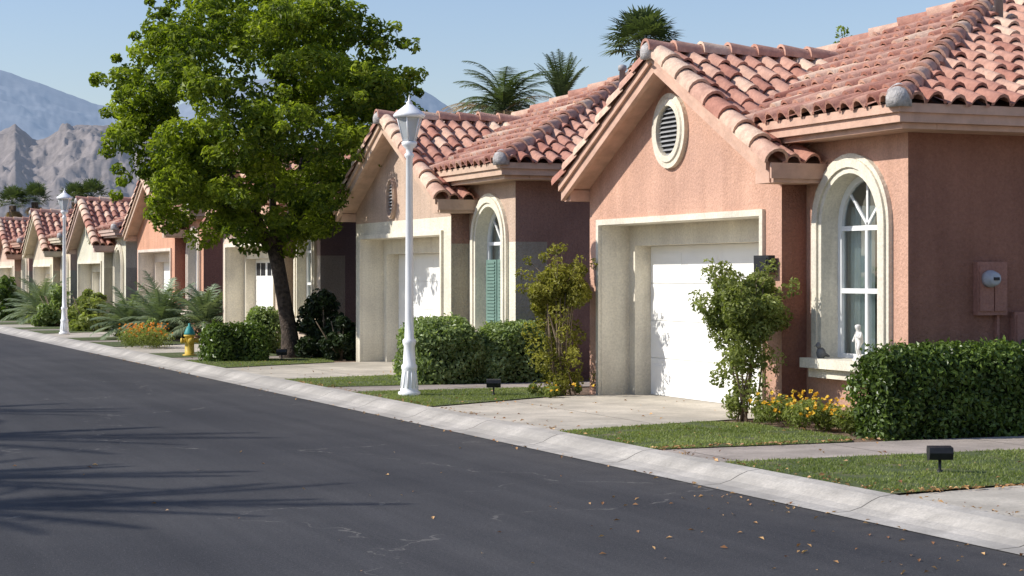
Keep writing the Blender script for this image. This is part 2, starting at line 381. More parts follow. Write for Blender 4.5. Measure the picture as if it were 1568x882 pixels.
    for zz in (z0+.02,1.45,sp-.03): n.box(10.555,10.598,yc-hi+.07,yc+hi-.07,zz-.025,zz+.025,0)
    for an in (45,90,135):
        c,s_=math.cos(math.radians(an)),math.sin(math.radians(an)); px,pz=-s_*.014,c*.014
        n.prism([(yc+px,sp+pz),(yc-px,sp-pz),(yc+c*.46-px,sp+s_*.46-pz),(yc+c*.46+px,sp+s_*.46+pz)],10.57,10.59,0)
    n.poly([(10.585,*p) for p in arch_pts(yc,hi-.02,z0,sp)],1)
    V=[];F=[];nn=90
    for i in range(nn):
        y=yc-.56+1.15*i/(nn-1); x=10.69+.022*math.sin(i*1.1)+.01*math.sin(i*2.7); V+=[(x,y,z0),(x,y,sp+.2)]
    F=[(2*i,2*i+1,2*i+3,2*i+2) for i in range(nn-1) if not (40<i<46)]
    n.add(V,F,2,.5,True); n.box(11.3,11.35,15.45,17.3,.1,3,3); n.box(10.8,11.3,17.1,17.13,.1,3,2)
    if shutter:
        for yy in (yc-.44,yc+.02):
            n.box(10.5,10.54,yy,yy+.42,z0+.02,1.85,4)
            for j in range(20): n.box(10.485,10.5,yy+.05,yy+.37,z0+.08+j*.05,z0+.11+j*.05,4)
    n.obj('arched_window',[M_frame,M_glass,M_curtain,M_dark,M_green],e)
    v=MB(); N_=32; cy,cz,ra,rb=vent
    def el(x,a_,b_): return [(x,cy+a_*math.cos(2*math.pi*i/N_),cz+b_*math.sin(2*math.pi*i/N_)) for i in range(N_)]
    def band(A,B): v.add(A+B,[(i,(i+1)%N_,N_+(i+1)%N_,N_+i) for i in range(N_)],0,.5,False)
    tw=.145 if ra>.3 else .04
    o1=el(10.1,ra,rb);o2=el(10.045,ra,rb);o3=el(10.045,ra-tw*.4,rb-tw*.4);o4=el(10.025,ra-tw*.5,rb-tw*.5);o5=el(10.025,ra-tw,rb-tw);o6=el(10.095,ra-tw,rb-tw)
    band(o1,o2);band(o2,o3);band(o3,o4);band(o4,o5);band(o5,o6); v.poly(el(10.092,ra-tw+.002,rb-tw+.002),1)
    nl=11
    for j in range(nl):
        z=cz+(rb-tw)*(-1+2*(j+.5)/nl); hw=(ra-tw)*.98*math.sqrt(max(0,1-((z-cz)/(rb-tw))**2))
        v.add([(10.065,cy-hw,z-.016),(10.065,cy+hw,z-.016),(10.088,cy+hw,z+.008),(10.088,cy-hw,z+.008)],[(0,1,2,3)],2)
    v.obj('gable_vent',[M_cream if k==0 else Mg,M_dark,M_louver],e)
    return e
h0=house(0,(.65,.39,.285),trimc=(.78,.72,.59),fasc=(.60,.38,.28),side_shadec=(.35,.17,.12))
h1=house(1,(.58,.43,.33),(.82,.76,.61),2.1,2.52,shutter=True,trimc=(.82,.76,.62),fasc=(.58,.41,.3),side_shadec=(.34,.215,.175),vent=(20.05,2.9,.2,.34))
h2=house(2,(.42,.29,.24),(.72,.59,.47),2.0,2.45,doorwin=True,side_shadec=(.2,.13,.12))
h3=house(3,(.66,.36,.24),fasc=(.56,.4,.3),trimc=(.74,.64,.54),side_shadec=(.4,.19,.14))
h4=house(4,(.70,.66,.52),(.72,.68,.54),dz=-.25,fasc=(.5,.36,.3),side_shadec=(.5,.47,.37))
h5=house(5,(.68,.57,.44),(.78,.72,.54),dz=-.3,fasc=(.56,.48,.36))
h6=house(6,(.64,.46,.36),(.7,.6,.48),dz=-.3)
b=MB()
b.box(9.98,10.06,17.35,17.66,1.64,1.82,0); b.box(9.97,9.98,17.38,17.63,1.67,1.79,1); b.box(10.06,10.1,17.45,17.56,1.68,1.78,0)
b.obj('porch_light_box',[M_black,M_dark],h0)
Mmeter=stucco('meter_box_paint',(.42,.21,.16)); M_mg=plain('meter_glass',(.42,.44,.47),.25,.15)
b=MB(); b.box(11.15,11.50,15.34,15.41,1.22,1.74,0); b.box(11.17,11.33,15.325,15.34,1.26,1.70,0); b.box(11.345,11.48,15.325,15.34,1.26,1.56,0)
b.lathe([(0,.085),(-.05,.085),(-.07,.075),(-.11,.065),(-.12,.045)],(11.27,15.325,1.575),20,1,True,'y')
b.box(11.27-.03,11.27+.03,15.19,15.205,1.56,1.59,2); b.box(11.40,11.43,15.37,15.41,.1,1.22,0)
b.obj('electric_meter',[Mmeter,M_mg,M_black],h0)
b=MB(); b.box(11.58,12.4,15.33,15.41,.8,1.25,0); b.box(11.6,12.38,15.315,15.33,.83,1.22,0); b.obj('utility_box',[Mmeter],h0)

# ------------------------------------------------------------------ ground
def sheet(name,polys,z,mat):
    mb=MB()
    for p in polys: mb.poly([(x,y,z) for x,y in p])
    return mb.obj(name,[mat])
M_ground=plain('desert_ground',(.2,.16,.12),1,.2,.05)
sheet('ground',[[(-9000,-9000),(9000,-9000),(9000,12000),(-9000,12000)]],-.03,M_ground)
sheet('road',[[(-3.65,-40),(6.82,-40),(6.82,200),(-3.65,200)]],0,M_asphalt)
sheet('yard_soil',[[(7.2,-30),(60,-30),(60,200),(7.2,200)],[(-40,-30),(-4.0,-30),(-4.0,200),(-40,200)]],.088,M_soil)
mb=MB()
def curb(mb,prof):
    ys=list(range(-30,202,2)); V=[];F=[];n=len(prof)
    for y in ys:
        for x,z in prof: V.append((x,y,z))
    for i in range(len(ys)-1):
        for j in range(n-1): F.append((i*n+j,i*n+j+1,(i+1)*n+j+1,(i+1)*n+j))
    mb.add(V,F,0)
curb(mb,[(6.79,.006),(6.95,.012),(7.04,.035),(7.12,.075),(7.19,.1),(7.3,.112),(7.31,.09)])
curb(mb,[(-3.63,.006),(-3.8,.012),(-3.9,.075),(-4.05,.11),(-4.1,.09)])
mb.obj('curb',[M_curb])
drv=[];pth=[];lawn=[]
for k in range(-1,9):
    o=P*k
    drv.append([(7.305,16.75+o),(9.6,17.5+o),(10.8,17.55+o),(10.8,21.9+o),(9.65,21.75+o),(7.305,20.4+o)] if k>=0 else
               [(7.305,5),(16,5),(16,11.6),(9.65,11.5),(8.5,11.2),(7.305,11.0)])
    pth.append([(7.305,13.5+o),(16,13.5+o),(16,14.62+o),(7.305,14.62+o)])
    lawn.append([(7.305,14.66+o),(9.3,14.66+o),(9.55,15.1+o),(9.5,16.9+o),(9.1,17.3+o),(7.305,16.72+o)])
    lawn.append([(7.305,20.44+o),(9.62,21.8+o),(9.9,23.46+o),(7.305,23.46+o)] if k>=0 else [(7.305,11.04),(8.5,11.24),(9.65,11.54),(16,11.64),(16,13.46),(7.305,13.46)])
sheet('driveway',drv,.1,M_conc); sheet('garden_path',pth,.104,M_path); sheet('lawn',lawn,.108,M_lawn)
sheet('opposite_lawn',[[(-4.12,-30),(-4.12,200),(-14,200),(-14,-30)]],.1,M_lawn)
def inpoly(P2,poly):
    c=np.zeros(len(P2),bool); n=len(poly)
    for i in range(n):
        x1,y1=poly[i];x2,y2=poly[(i+1)%n]
        with np.errstate(divide='ignore',invalid='ignore'):
            c^=((y1>P2[:,1])!=(y2>P2[:,1]))&(P2[:,0]<(x2-x1)*(P2[:,1]-y1)/(y2-y1+1e-12)+x1)
    return c
Vs=[];Ts=[]
for poly,dens in ((lawn[1],2800),(lawn[2],3600),(lawn[3],2600),(lawn[4],1500),(lawn[5],1200)):
    q=np.array(poly); lo=q.min(0)-.03;hi=q.max(0)+.03; hi[0]=min(hi[0],11.5)
    n=int((hi-lo).prod()*dens); pp=rng.uniform(lo,hi,(n,2)); pp=pp[inpoly(pp,poly)]
    pat=np.array([noise.noise((x*.9,y*.9,0)) for x,y in pp]); pat2=np.array([noise.noise((x*3.2,y*3.2,3)) for x,y in pp])
    keep=rng.uniform(0,1,len(pp))<.75+pat2*1.7; pp=pp[keep]; pat=pat[keep]; n=len(pp)
    p3=np.c_[pp,np.full(n,.105)]; a=rng.uniform(0,6.28,n); w=.006; d=np.c_[np.cos(a),np.sin(a),np.zeros(n)]
    hh=rng.uniform(.010,.028,(n,1))
    tip=p3+np.c_[rng.normal(0,.012,(n,2)),hh[:,0]]
    Vs.append(np.stack([p3-d*w,p3+d*w,tip],1).reshape(-1,3)); Ts.append(np.repeat(np.clip(.45+.6*pat+rng.uniform(-.35,.35,n),0,1),3))
V=np.vstack(Vs); mkobj('grass_blades',V,np.arange(len(V)).reshape(-1,3),[M_blade],None,np.concatenate(Ts))
pts=[]
def sc_(n,x0,x1,y0,y1,z): pts.append(np.c_[rng.uniform(x0,x1,n),rng.uniform(y0,y1,n),np.full(n,z)])
sc_(40,2,6.8,6,18,.010)
n=150; y=rng.uniform(6.3,12.5,n); pts.append(np.c_[6.85-np.abs(rng.normal(0,1.1,n)),y,np.full(n,.010)])
n=130; y=rng.uniform(6,40,n); pts.append(np.c_[6.82+np.abs(rng.normal(0,.08,n))*-1,y,np.full(n,.015)])
n=230; y=rng.uniform(8,26,n); pts.append(np.c_[7.27+np.abs(rng.normal(0,.08,n)),y,np.full(n,.125)])
sc_(60,7.3,9.5,11,17,.135); sc_(45,7.3,10.5,17,21,.11); sc_(60,7.3,9.5,20,34,.13)
n=190; pts.append(np.c_[rng.uniform(7.3,10,n),rng.normal(11.1,.05,n),np.full(n,.12)])
n=150; pts.append(np.c_[rng.uniform(7.3,9.6,n),rng.normal(14.68,.05,n),np.full(n,.125)])
PP=np.vstack(pts); NN=np.tile([0,0,1.],(len(PP),1)); V,T=leafq(PP,NN,.018,.6,.3,None,.5)
mb=MB(); mb.leaves(V,T); mb.obj('fallen_leaves',[L_dry])

# ------------------------------------------------------------------ vegetation
def big_tree():
    mb=MB(); r=np.random.RandomState(5)
    base=Vector((9.4,33.8,.08)); top=Vector((9.12,33.95,2.15))
    mb.tube([base+Vector((0,0,-.05)),base+Vector((0,0,.12)),base+Vector((-.03,0,.5)),base+Vector((-.12,.05,1.1)),base+Vector((-.2,.08,1.6)),top],[.26,.19,.15,.135,.13,.14],12,0)
    C=np.array([8.8,33.75,4.5]); rad=np.array([2.5,3.0,2.3]); cs=[]
    n=0
    while n<350:
        d=r.normal(0,1,3); d/=np.linalg.norm(d); q=r.uniform(.35,1)**.5
        p=d*q; p=np.sign(p)*np.abs(p)**.85
        pos=C+p*rad*1.0
        rp=(pos[0]-C[0])*.926-(pos[1]-C[1])*.378
        if pos[2]<2.4 and r.rand()<.5: continue
        if pos[2]<3.5 and rp>1.3+(pos[2]-2.5)*.5: continue
        if pos[2]<2.9 and rp<-2.0: continue
        if pos[2]>5.9 and rp<-1.9: continue
        cs.append((pos,r.uniform(.22,.44))); n+=1
    for x,y,z in ((-.1,.1,-2.3),(.9,-.3,-2.0),(-1.0,.3,-2.2),(-.5,-.6,-2.1),(.6,.2,-2.35),(-1.6,.3,-1.9)): cs.append((C+np.array([x,y,z]),.36))
    for i in range(9):
        a=2*math.pi*i/9+r.uniform(-.3,.3); el=r.uniform(.5,1.2); L=r.uniform(1.6,2.5)
        e=top+Vector((math.cos(a)*math.cos(el),math.sin(a)*math.cos(el),math.sin(el)))*L; e+=Vector((-.3,.2,0))
        m1=top.lerp(e,.4)+Vector((r.normal(0,.1),r.normal(0,.1),.12))
        mb.tube([top-Vector((0,0,.1)),m1,e],[.085,.055,.025],7,0)
        for j in range(5):
            t=r.uniform(.4,1); s=top.lerp(e,t); tgt=Vector(cs[r.randint(len(cs))][0])
            if (tgt-s).length<1.9: mb.tube([s,s.lerp(tgt,.5)+Vector((0,0,.08)),tgt],[.03,.02,.008],5,0)
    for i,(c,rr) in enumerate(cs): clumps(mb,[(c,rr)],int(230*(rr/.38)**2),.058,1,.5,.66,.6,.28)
    for i in range(140):
        d=r.normal(0,1,3); d/=np.linalg.norm(d)
        if d[2]<-.5: continue
        p=np.sign(d)*np.abs(d)**.85
        clumps(mb,[(C+p*rad*r.uniform(1.03,1.17),r.uniform(.1,.2))],50,.056,1,.5,.8,.5,.28)
    mb.obj('shade_tree',[M_bark,L_tree])
big_tree()

def hedge(name,x0,x1,y0,y1,z1,n,mat,size=.03,rough=.035,z0=.1,rr=.15):
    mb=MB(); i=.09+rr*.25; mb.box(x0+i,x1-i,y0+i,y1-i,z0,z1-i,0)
    A=[(y1-y0)*(z1-z0)]*2+[(x1-x0)*(z1-z0)]*2+[(x1-x0)*(y1-y0)]; A=np.array(A); k=(n*A/A.sum()).astype(int)
    def nz(p): return np.array([noise.noise((q[0]*3.2,q[1]*3.2,q[2]*3.2)) for q in p])
    for f in range(5):
        m=k[f]; u=rng.uniform(0,1,m);v=rng.uniform(0,1,m); X=x0+(x1-x0)*u;Y=y0+(y1-y0)*v;Z=z0+(z1-z0)*rng.uniform(0,1,m); Nn=np.zeros((m,3))
        if f==0: X=np.full(m,x0);Nn[:,0]=-1
        if f==1: X=np.full(m,x1);Nn[:,0]=1
        if f==2: Y=np.full(m,y0);Nn[:,1]=-1
        if f==3: Y=np.full(m,y1);Nn[:,1]=1
        if f==4: Z=np.full(m,z1);Nn[:,2]=1
        p=np.c_[X,Y,Z]
        c=np.array([(x0+x1)/2,(y0+y1)/2,(z0+z1)/2]); h=np.array([(x1-x0)/2,(y1-y0)/2,(z1-z0)/2]); q=(p-c)
        inn=np.clip(q,-(h-rr),(h-rr)); inn[:,2]=np.clip(q[:,2],-h[2],h[2]-rr); dd=q-inn; ln=np.linalg.norm(dd,axis=1,keepdims=True); dn=dd/np.maximum(ln,1e-5); q=inn+dn*np.minimum(ln,rr); p=c+q
        Nn=unit(dn+Nn*.3)
        g=nz(p); p=p+Nn*(g[:,None]*.10+rng.normal(0,rough,(m,1))-.01)
        t=np.clip(.42+g*.45+rng.uniform(-.4,.4,m),0,1)
        V,T=leafq(p,Nn+np.array([0,0,.4]),size,.6,.75,t); mb.leaves(V,T,1)
    m=n//40; p=np.c_[rng.uniform(x0+rr*.5,x1-rr*.5,m),rng.uniform(y0+rr*.5,y1-rr*.5,m),z1+rng.uniform(0,.07,m)]; V,T=leafq(p,np.tile([0,0,.3],(m,1)),size,.5,.8); mb.leaves(V,T,1)
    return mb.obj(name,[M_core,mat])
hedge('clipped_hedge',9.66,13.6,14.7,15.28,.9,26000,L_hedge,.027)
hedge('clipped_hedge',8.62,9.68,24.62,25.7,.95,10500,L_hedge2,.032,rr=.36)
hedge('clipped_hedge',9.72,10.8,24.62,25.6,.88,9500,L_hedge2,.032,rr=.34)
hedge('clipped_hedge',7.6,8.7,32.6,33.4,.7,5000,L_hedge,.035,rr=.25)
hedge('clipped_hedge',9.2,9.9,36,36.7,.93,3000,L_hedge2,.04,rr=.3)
def shrub(name,c,rx,rz,n,mat,size=.045,z0=.1,seed=1):
    r=np.random.RandomState(seed); mb=MB(); cs=[]
    for i in range(n):
        d=r.normal(0,1,3); d/=np.linalg.norm(d); d[2]=abs(d[2])
        cs.append((np.array([c[0],c[1],z0])+d*np.array([rx,rx,rz])*r.uniform(.4,.85),rx*r.uniform(.25,.4)))
    for i in range(5): mb.tube([(c[0],c[1],z0-.05),(c[0]+r.normal(0,rx*.4),c[1]+r.normal(0,rx*.4),z0+rz*.7)],[.02,.008],5,0)
    clumps(mb,cs,130,size,1,.55,.9,.4); return mb.obj(name,[M_stem,mat])
shrub('dark_shrub',(9.95,33.5),.62,1.5,34,L_dark,.05,seed=2)
shrub('dark_shrub',(10.0,32.6),.45,1.0,18,L_dark,.05,seed=3)
shrub('shrub',(9.3,55),.7,1.3,22,L_shrub,.07,seed=4); shrub('shrub',(8.8,57.5),.7,1.3,22,L_hedge2,.07,seed=5)
shrub('shrub',(9.0,52.6),.7,1.1,20,L_shrub,.07,seed=6); shrub('shrub',(8.4,67),.9,1.6,20,L_hedge,.09,seed=7)
shrub('shrub',(9.6,45.6),.6,1.1,20,L_shrub,.06,seed=8); shrub('shrub',(9.2,62),.8,1.4,20,L_shrub,.08,seed=9)
shrub('shrub',(10.95,25.7),.42,1.4,24,L_hedge,.04,seed=10); shrub('shrub',(8.3,41.5),.4,.6,14,L_hedge2,.05,seed=11)
shrub('shrub',(9.1,47.5),.6,1.0,18,L_dark,.06,seed=12)
def stemmed(name,c,zc,r0,mat,seed,low=True,nst=9,dens=290,lowr=.13,nlow=26):
    r=np.random.RandomState(seed); mb=MB(); cs=[]
    for i in range(nst):
        a=r.uniform(0,6.28); e=Vector((c[0]+math.cos(a)*r0*.5,c[1]+math.sin(a)*r0*.5,zc+r.uniform(-.1,.25)))
        s=Vector((c[0]+r.normal(0,.07),c[1]+r.normal(0,.07),.05)); mb.tube([s,s.lerp(e,.5)+Vector((r.normal(0,.03),r.normal(0,.03),0)),e],[.013,.01,.006],5,0)
    for i in range(56):
        d=r.normal(0,1,3); d/=np.linalg.norm(d); cs.append((np.array([c[0],c[1],zc])+d*np.array([r0,r0,r0*.85])*r.uniform(.25,.85),r0*r.uniform(.22,.38)))
    clumps(mb,cs,dens,.026,1,.5,.9,.4,.2)
    if low:
        cs=[]
        for i in range(nlow):
            z=r.uniform(.15,zc-r0*.6); cs.append((np.array([c[0]+r.normal(0,lowr),c[1]+r.normal(0,lowr),z]),r.uniform(.08,.17)))
        clumps(mb,cs,90,.024,1,.5,1,.4,.2)
    for i in range(18):
        d=r.normal(0,1,3); d/=np.linalg.norm(d); d[2]=abs(d[2]); p=Vector((c[0],c[1],zc)); e=p+Vector(d)*r0*r.uniform(1.1,1.3)
        mb.tube([p,e],[.005,.003],4,0); clumps(mb,[(np.array(e),.08)],35,.024,1,.5,1,.4)
    return mb.obj(name,[M_stem,mat])
stemmed('climbing_shrub',(9.66,17.28),1.27,.45,L_shrub,21,nlow=34)
stemmed('climbing_shrub',(9.6,21.95),1.42,.45,L_yshrub,22,True,20,230,.18,38)
def flowers(name,x0,x1,y0,y1,h,n,pet,seed,fm=4):
    mb=MB(); r=np.random.RandomState(seed); cs=[]
    for i in range(n): cs.append((np.array([r.uniform(x0,x1),r.uniform(y0,y1),.1+h*r.uniform(.3,.7)]),h*.42))
    clumps(mb,cs,130,.026,0,.4,.9,.4)
    m=n*fm; p=np.c_[r.uniform(x0-.05,x1+.05,m),r.uniform(y0-.05,y1+.05,m),.1+h*r.uniform(.55,1.15,m)]
    for j in range(2):
        V,T=leafq(p,np.tile([-.3,-.3,1.],(m,1)),.024,.9,.5); mb.leaves(V,T,1)
    return mb.obj(name,[L_shrub,pet])
flowers('flower_bed',9.5,10.05,15.35,17.0,.3,30,L_yel,31,4)
flowers('flower_bed',7.5,8.3,39.0,40.4,.45,24,L_ora,32,9)
flowers('flower_bed',9.2,9.8,21.2,21.9,.16,6,L_yel,33,2)

# palms
def frond_f(mb,o,az,e0,L,droop,m,nl=26,lw=.02,ll=.32,tb=.5):
    p=Vector(o); pts=[p.copy()]; n=12
    for i in range(n):
        e=e0-droop*(i/n)**1.3; p=p+Vector((math.cos(az)*math.cos(e),math.sin(az)*math.cos(e),math.sin(e)))*(L/n); pts.append(p.copy())
    mb.tube(pts,[.02*L/2*(1-i/(n+1))+.003 for i in range(n+1)],4,m,True,False)
    V=[];F=[]
    sd=Vector((-math.sin(az),math.cos(az),0))
    for i in range(nl):
        s=.15+.85*i/nl; x=s*n; j=min(int(x),n-1); q=pts[j].lerp(pts[j+1],x-j); d=(pts[j+1]-pts[j]).normalized()
        l=ll*L*math.sin(math.pi*(.12+.82*s))*random.uniform(.85,1.1)
        for sg in(-1,1):
            dr=(sd*sg*.8+d*.6+Vector((0,0,-.25+random.uniform(-.15,.15)))).normalized(); b=len(V)
            V+=[q-d*lw,q+d*lw,q+dr*l]; F.append((b,b+1,b+2))
    mb.add(V,F,m,[min(1,max(0,tb+random.uniform(-.3,.3)))]*len(V))
def frond_fan(mb,o,az,e,Lp,Lf,m,tb=.5,nb=22):
    o=Vector(o); d=Vector((math.cos(az)*math.cos(e),math.sin(az)*math.cos(e),math.sin(e))); c=o+d*Lp
    mb.tube([o,c],[.014,.009],4,m,True,False); sd=Vector((-math.sin(az),math.cos(az),0)); V=[];F=[]
    nrm=sd.cross(d)
    for i in range(nb):
        a=math.radians(-125+250*i/(nb-1)); dr=(d*math.cos(a)+sd*math.sin(a)+nrm*random.uniform(-.12,.12)).normalized()
        l=Lf*(1-.3*abs(a)/2.2)*random.uniform(.9,1.1); pp=dr.cross(nrm)*Lf*.055; mid=c+dr*l*.6; tip=c+dr*l+Vector((0,0,-.16*l)); b=len(V)
        V+=[c,mid-pp,tip,mid+pp]; F.append((b,b+1,b+2,b+3))
    mb.add(V,F,m,[min(1,max(0,tb+random.uniform(-.3,.3)))]*len(V))
def palm(name,x,y,zt,Rr,kind,nf,seed,tr=.2,mat=None,z0=0,dead=True,espan=95,droop=1.3,ll=.32,nl=26,rnd=0):
    random.seed(seed); mb=MB(); h=zt-z0
    mb.tube([(x,y,z0-.1),(x,y,z0+.3*h),(x+.05,y,z0+.7*h),(x,y,zt)],[tr*1.25,tr,tr*.9,tr*1.05],12,0)
    for i in range(nf):
        az=i*2.39996+random.uniform(-.2,.2)+random.uniform(-rnd,rnd); s=i/nf; e=math.radians(82-espan*s**.9)
        if kind=='feather': frond_f(mb,(x,y,zt),az,e+.15,Rr*random.uniform(.8,1.15),droop+.4*random.random(),1,nl,.02,ll)
        else: frond_fan(mb,(x,y,zt+.1),az,e,Rr*.55,Rr*.5,1)
    if dead:
        for i in range(nf//3):
            az=random.uniform(0,6.28); e=math.radians(random.uniform(-75,-30))
            if kind=='feather': frond_f(mb,(x,y,zt-.05),az,e+1.1,Rr*1.0,1.0,2)
            else: frond_fan(mb,(x,y,zt-.1),az,e,Rr*.4,Rr*.45,2)
    random.seed(seed+99)
    return mb.obj(name,[M_palmbark,mat or L_palm,L_palmd])
palm('palm_tree',22.4,55.6,6.85,2.1,'feather',38,41,nl=40,rnd=.5,ll=.26)
palm('palm_tree',24.1,54.9,6.9,1.75,'feather',24,42,dead=False,espan=20,droop=.5,ll=.16,nl=34)
palm('palm_tree',26.5,54,8.75,1.45,'fan',46,43)
for i,(x,y,z) in enumerate(((14.7,112.8,5.7),(15.9,112.3,5.9),(18.05,111.4,5.9),(18.95,111,6.1))): palm('palm_tree',x,y,z,1.25,'fan',26,50+i,.2)
for i,(x,y,z,r_) in enumerate(((-5.9,15.6,5.0,2.3),(-6.0,17.7,4.8,2.2),(-5.6,21.5,5.0,2.3),(-5.8,25.5,4.9,2.2))): palm('palm_tree',x,y,z,r_,'feather',20,60+i,.14,ll=.15,nl=40,dead=False,espan=100,droop=.5)
for i,(x,y,r_,z) in enumerate(((9.1,43.9,1.25,.45),(9.9,42.9,1.1,.5),(8.6,45.2,1.0,.4),(9.3,64,1.4,.4),(8.8,60.3,1.2,.4))):
    palm('cycad_plant',x,y,z,r_,'feather' ,36,70+i,.1,L_cyc,.08,False,droop=.7)
mb=MB(); r=np.random.RandomState(9); c=np.array([32.5,51.5,8.35]); mb.tube([(32.5,51.5,0),(32.5,51.5,4),tuple(c)],[.2,.15,.04],8,0)
cs=[]
for i in range(60):
    d=r.normal(0,1,3); p=c+d*np.array([.7,.7,.5])*.6; cs.append((p,r.uniform(.12,.28))); mb.tube([c-np.array([0,0,1.]),p],[.03,.01],4,0)
clumps(mb,cs,60,.06,1,.5,.9,.4); mb.obj('garden_tree',[M_bark,L_tree])

# ------------------------------------------------------------------ street furniture
def lamp_mesh():
    mb=MB()
    mb.lathe([(0,.14),(.05,.14),(.06,.115),(.12,.11),(.3,.085),(.34,.1),(.38,.1),(.4,.08),(.62,.068),(.66,.085),(.7,.085),(.72,.06),(.95,.054),(2.98,.042),(3.0,.06),(3.03,.06),(3.05,.04),(3.1,.045),(3.14,.09),(3.18,.1),(3.19,.085)],(0,0,0),20,0)
    for a in range(12):
        c,s=math.cos(a*math.pi/6),math.sin(a*math.pi/6); mb.tube([(c*.108,s*.108,.1),(c*.082,s*.082,.32)],[.012,.009],6,0)
    n=6; V=[]
    for z,rr in ((3.19,.08),(3.5,.165)):
        for k in range(n): V.append((rr*math.cos(k*math.pi/3),rr*math.sin(k*math.pi/3),z))
    mb.add(V,[(k,(k+1)%n,n+(k+1)%n,n+k) for k in range(n)],1)
    for k in range(n): mb.tube([V[k],V[n+k]],[.009,.009],6,0)
    mb.lathe([(3.49,.19),(3.52,.205),(3.54,.19),(3.575,.15),(3.62,.09),(3.65,.055),(3.66,.035),(3.68,.04),(3.70,.02),(3.73,.012),(3.78,.003)],(0,0,0),18,0)
    return mb
o=lamp_mesh().obj('street_lamp',[M_white,M_lglass],None,(7.79,22.5,.1))
for y in (49.6,76.7):
    q=bpy.data.objects.new('street_lamp',o.data); scene.collection.objects.link(q); q.location=(7.77,y,.1)
mb=MB()
mb.lathe([(0,.13),(.03,.13),(.035,.09),(.36,.085),(.37,.11),(.4,.11)],(0,0,0),18,0)
mb.lathe([(.4,.105),(.43,.1),(.5,.075),(.55,.045),(.56,.025),(.61,.025),(.615,.01)],(0,0,0),18,1)
for an in (0,math.pi/2*1.0,math.pi):
    d=Vector((math.cos(an),math.sin(an)*-1,0)); rr=.05 if an!=math.pi/2 else .06
    mb.tube([d*.07+Vector((0,0,.29)),d*.135+Vector((0,0,.29))],[rr*.8,rr*.8],12,0); mb.tube([d*.135+Vector((0,0,.29)),d*.165+Vector((0,0,.29))],[rr,rr],8,0)
mb.obj('fire_hydrant',[M_hydY,M_hydT],None,(7.85,35.3,.1))
def spot(x,y,k=1):
    mb=MB(); mb.tube([(0,0,-.05),(0,0,.12)],[.012,.012],8,0); mb.tube([(0,0,0),(0,0,.03)],[.035,.02],8,0)
    pr=[(-.05,.11),(.03,.1),(.055,.17),(.04,.21),(-.06,.2),(-.07,.16)]
    R_=Vector((.926,-.378,0)); F_=Vector((.378,.926,0)); V=[];w=.09
    for s in(-w,w):
        for a,z in pr: V.append(R_*s+F_*a+Vector((0,0,z)))
    n=6; mb.add(V,[tuple(range(n)),tuple(range(2*n-1,n-1,-1))]+[(i,(i+1)%n,(i+1)%n+n,i+n) for i in range(n)],0)
    mb.obj('landscape_spotlight',[M_black],None,(x,y,.1))
spot(8.45,12.1); spot(8.77,22.1); spot(8.9,32.6)
def statue():
    S=[((0,0,.20),.034),((0,0,.25),.036),((0,0,.285),.022),((-.01,0,.305),.018),((-.012,0,.335),.036),((-.014,0,.365),.03),
       ((-.005,-.03,.19),.026),((-.03,-.035,.12),.018),((0,-.035,.05),.012),((-.03,-.038,.042),.009),
       ((0,.03,.19),.026),((.0,.036,.12),.018),((.01,.035,.05),.012),((-.02,.04,.042),.009),
       ((-.0,-.045,.27),.016),((-.03,-.065,.225),.012),((-.06,-.03,.25),.009),
       ((0,.045,.27),.016),((-.0,.08,.23),.012),((-.03,.07,.185),.009)]
    E=[(0,1),(1,2),(2,3),(3,4),(4,5),(0,6),(6,7),(7,8),(8,9),(0,10),(10,11),(11,12),(12,13),(2,14),(14,15),(15,16),(2,17),(17,18),(18,19)]
    root=bpy.data.objects.new('cherub_statue',None); scene.collection.objects.link(root); root.location=(10.27,16.07,.76)
    me=bpy.data.meshes.new('figure'); me.from_pydata([s[0] for s in S],E,[]); o=bpy.data.objects.new('figure',me); scene.collection.objects.link(o); o.parent=root
    m=o.modifiers.new('skin','SKIN')
    for i,s in enumerate(S): me.skin_vertices[0].data[i].radius=(s[1],s[1])
    me.skin_vertices[0].data[0].use_root=True
    o.modifiers.new('sub','SUBSURF').levels=2; o.modifiers['sub'].render_levels=2; me.materials.append(M_statue)
    mb=MB(); mb.lathe([(0,.065),(.02,.065),(.025,.05),(.035,.055),(.045,.05)],(0,0,0),16,0)
    mb.lathe([(-.1,.005),(-.06,.03),(-.02,.02),(0,.005)],(.02,0,.25),8,0)
    mb.obj('plinth',[M_statue],root)
statue()
mb=MB(); mb.lathe([(0,.03),(.02,.045),(.06,.05),(.09,.04),(.11,.02)],(0,0,0),12,0); mb.lathe([(0,.01),(.02,.026),(.045,.026),(.065,.01)],(-.03,0,.1),10,0); mb.tube([(-.05,0,.13),(-.085,0,.125)],[.01,.002],6,0); mb.tube([(.02,0,.05),(.1,0,.02)],[.03,.01],6,0)
mb.obj('bird_ornament',[plain('grey_stone',(.15,.15,.15),.8,.3,20)],None,(10.25,16.75,.76))

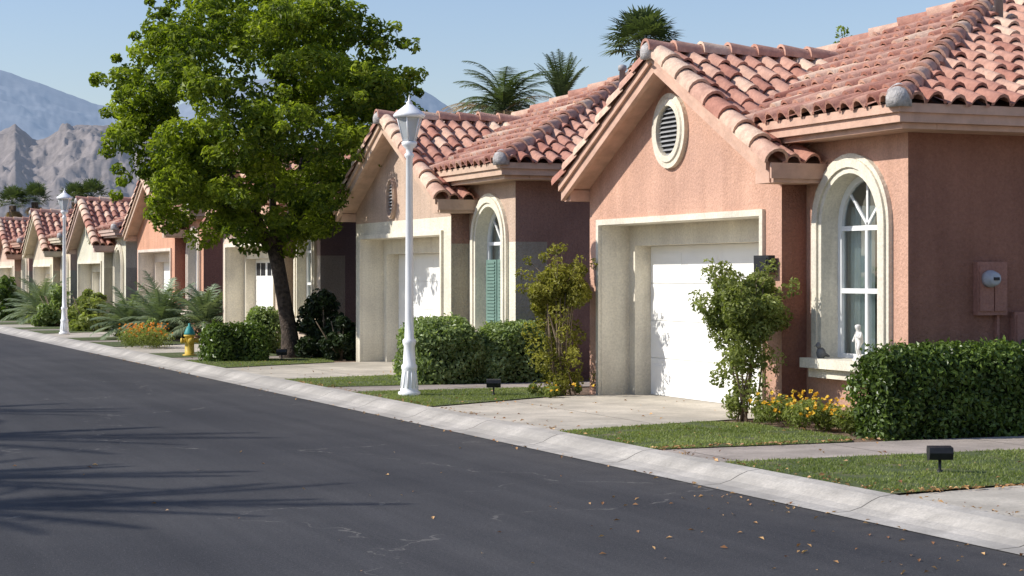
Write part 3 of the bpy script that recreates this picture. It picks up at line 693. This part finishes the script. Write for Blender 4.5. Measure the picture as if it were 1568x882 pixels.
# ------------------------------------------------------------------ mountains
def mountain(name,D,W,tab,mat,amp,wl,seed,nr=80,fine_amp=.3):
    az=np.concatenate([np.linspace(-10,3.9,50),np.linspace(4,22,520),np.linspace(22.2,50,60)])
    H=np.interp(az,[t[0] for t in tab],[t[1] for t in tab]); V=[];F=[]; m=nr+8
    for i in range(len(az)):
        a=math.radians(az[i])
        for j in range(m):
            s=j/nr; Rr=D-W*(1-s); x,y=Rr*math.sin(a),Rr*math.cos(a)
            q=Vector((x/wl,y/wl*.6,seed)); nn=noise.ridged_multi_fractal(q,.9,2.1,7,1.0,2.0)*.5-.6
            fi=noise.fractal(q*6,.8,2,4)
            h0=H[i]*D*(min(s,1)**.8) - (max(0,s-1)*3*H[i]*D)
            h=h0+amp*(nn+fine_amp*fi)*min(1,s*2.5)*(1 if s<.93 else .35)
            V.append((x,y,h-2))
    for i in range(len(az)-1):
        for j in range(m-1): F.append((i*m+j,i*m+j+1,(i+1)*m+j+1,(i+1)*m+j))
    mkobj(name,V,F,[mat],None,None,True)
def rock(name,c0,c1,haze,hs,sca):
    m=bpy.data.materials.new(name); t,N,L,B=nt(m)
    c=mixc(t,noisef(t,sca,8,.75,.35,.65),c0,c1); L.new(c,B.inputs['Base Color']); B.inputs['Roughness'].default_value=1; B.inputs['Specular IOR Level'].default_value=0
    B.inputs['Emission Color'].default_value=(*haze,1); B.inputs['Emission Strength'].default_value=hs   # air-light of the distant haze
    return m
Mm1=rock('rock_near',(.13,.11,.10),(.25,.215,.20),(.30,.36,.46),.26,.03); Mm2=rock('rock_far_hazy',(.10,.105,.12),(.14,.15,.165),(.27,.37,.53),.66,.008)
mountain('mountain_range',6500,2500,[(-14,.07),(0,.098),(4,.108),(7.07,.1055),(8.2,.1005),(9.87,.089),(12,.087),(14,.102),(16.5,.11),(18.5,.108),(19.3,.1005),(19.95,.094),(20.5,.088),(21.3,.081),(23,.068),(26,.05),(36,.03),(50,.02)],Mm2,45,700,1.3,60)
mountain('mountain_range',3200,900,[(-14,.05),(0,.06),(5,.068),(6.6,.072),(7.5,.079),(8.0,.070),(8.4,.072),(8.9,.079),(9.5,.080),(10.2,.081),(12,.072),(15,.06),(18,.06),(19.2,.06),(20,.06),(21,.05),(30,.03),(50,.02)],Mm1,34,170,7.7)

# ------------------------------------------------------------------ light, sky, camera
el=math.radians(36); ph=math.radians(15); azs=math.atan2(-math.cos(ph),math.sin(ph))
S=Vector((math.sin(azs)*math.cos(el),math.cos(azs)*math.cos(el),math.sin(el)))
L=bpy.data.lights.new('sun','SUN'); L.energy=5.0; L.angle=math.radians(.5); L.color=(1,.96,.89)
so=bpy.data.objects.new('sun',L); scene.collection.objects.link(so); so.rotation_euler=S.to_track_quat('Z','Y').to_euler(); so.location=(-20,10,30)
wd=bpy.data.worlds.new('World'); scene.world=wd; wd.use_nodes=True; t=wd.node_tree
bg=t.nodes['Background']; sk=t.nodes.new('ShaderNodeTexSky'); sk.sky_type='NISHITA'; sk.sun_disc=False
sk.sun_elevation=el; sk.sun_rotation=azs%(2*math.pi); sk.air_density=1.2; sk.dust_density=.5; sk.ozone_density=3.2
c=mixc(t,1.0,sk.outputs[0],(1.0,.95,1.05),'MULTIPLY')
t.links.new(c,bg.inputs[0]); bg.inputs[1].default_value=.14
cam=bpy.data.cameras.new('camera'); co=bpy.data.objects.new('camera',cam); scene.collection.objects.link(co)
co.location=(0,0,1.6); co.rotation_euler=(math.radians(90),0,math.radians(-22.2)); cam.sensor_width=36; cam.lens=66.58; cam.shift_y=-18/1568
cam.clip_end=30000; cam.clip_start=.1; scene.camera=co
scene.view_settings.view_transform='Standard'; scene.view_settings.look='None'; scene.view_settings.exposure=0
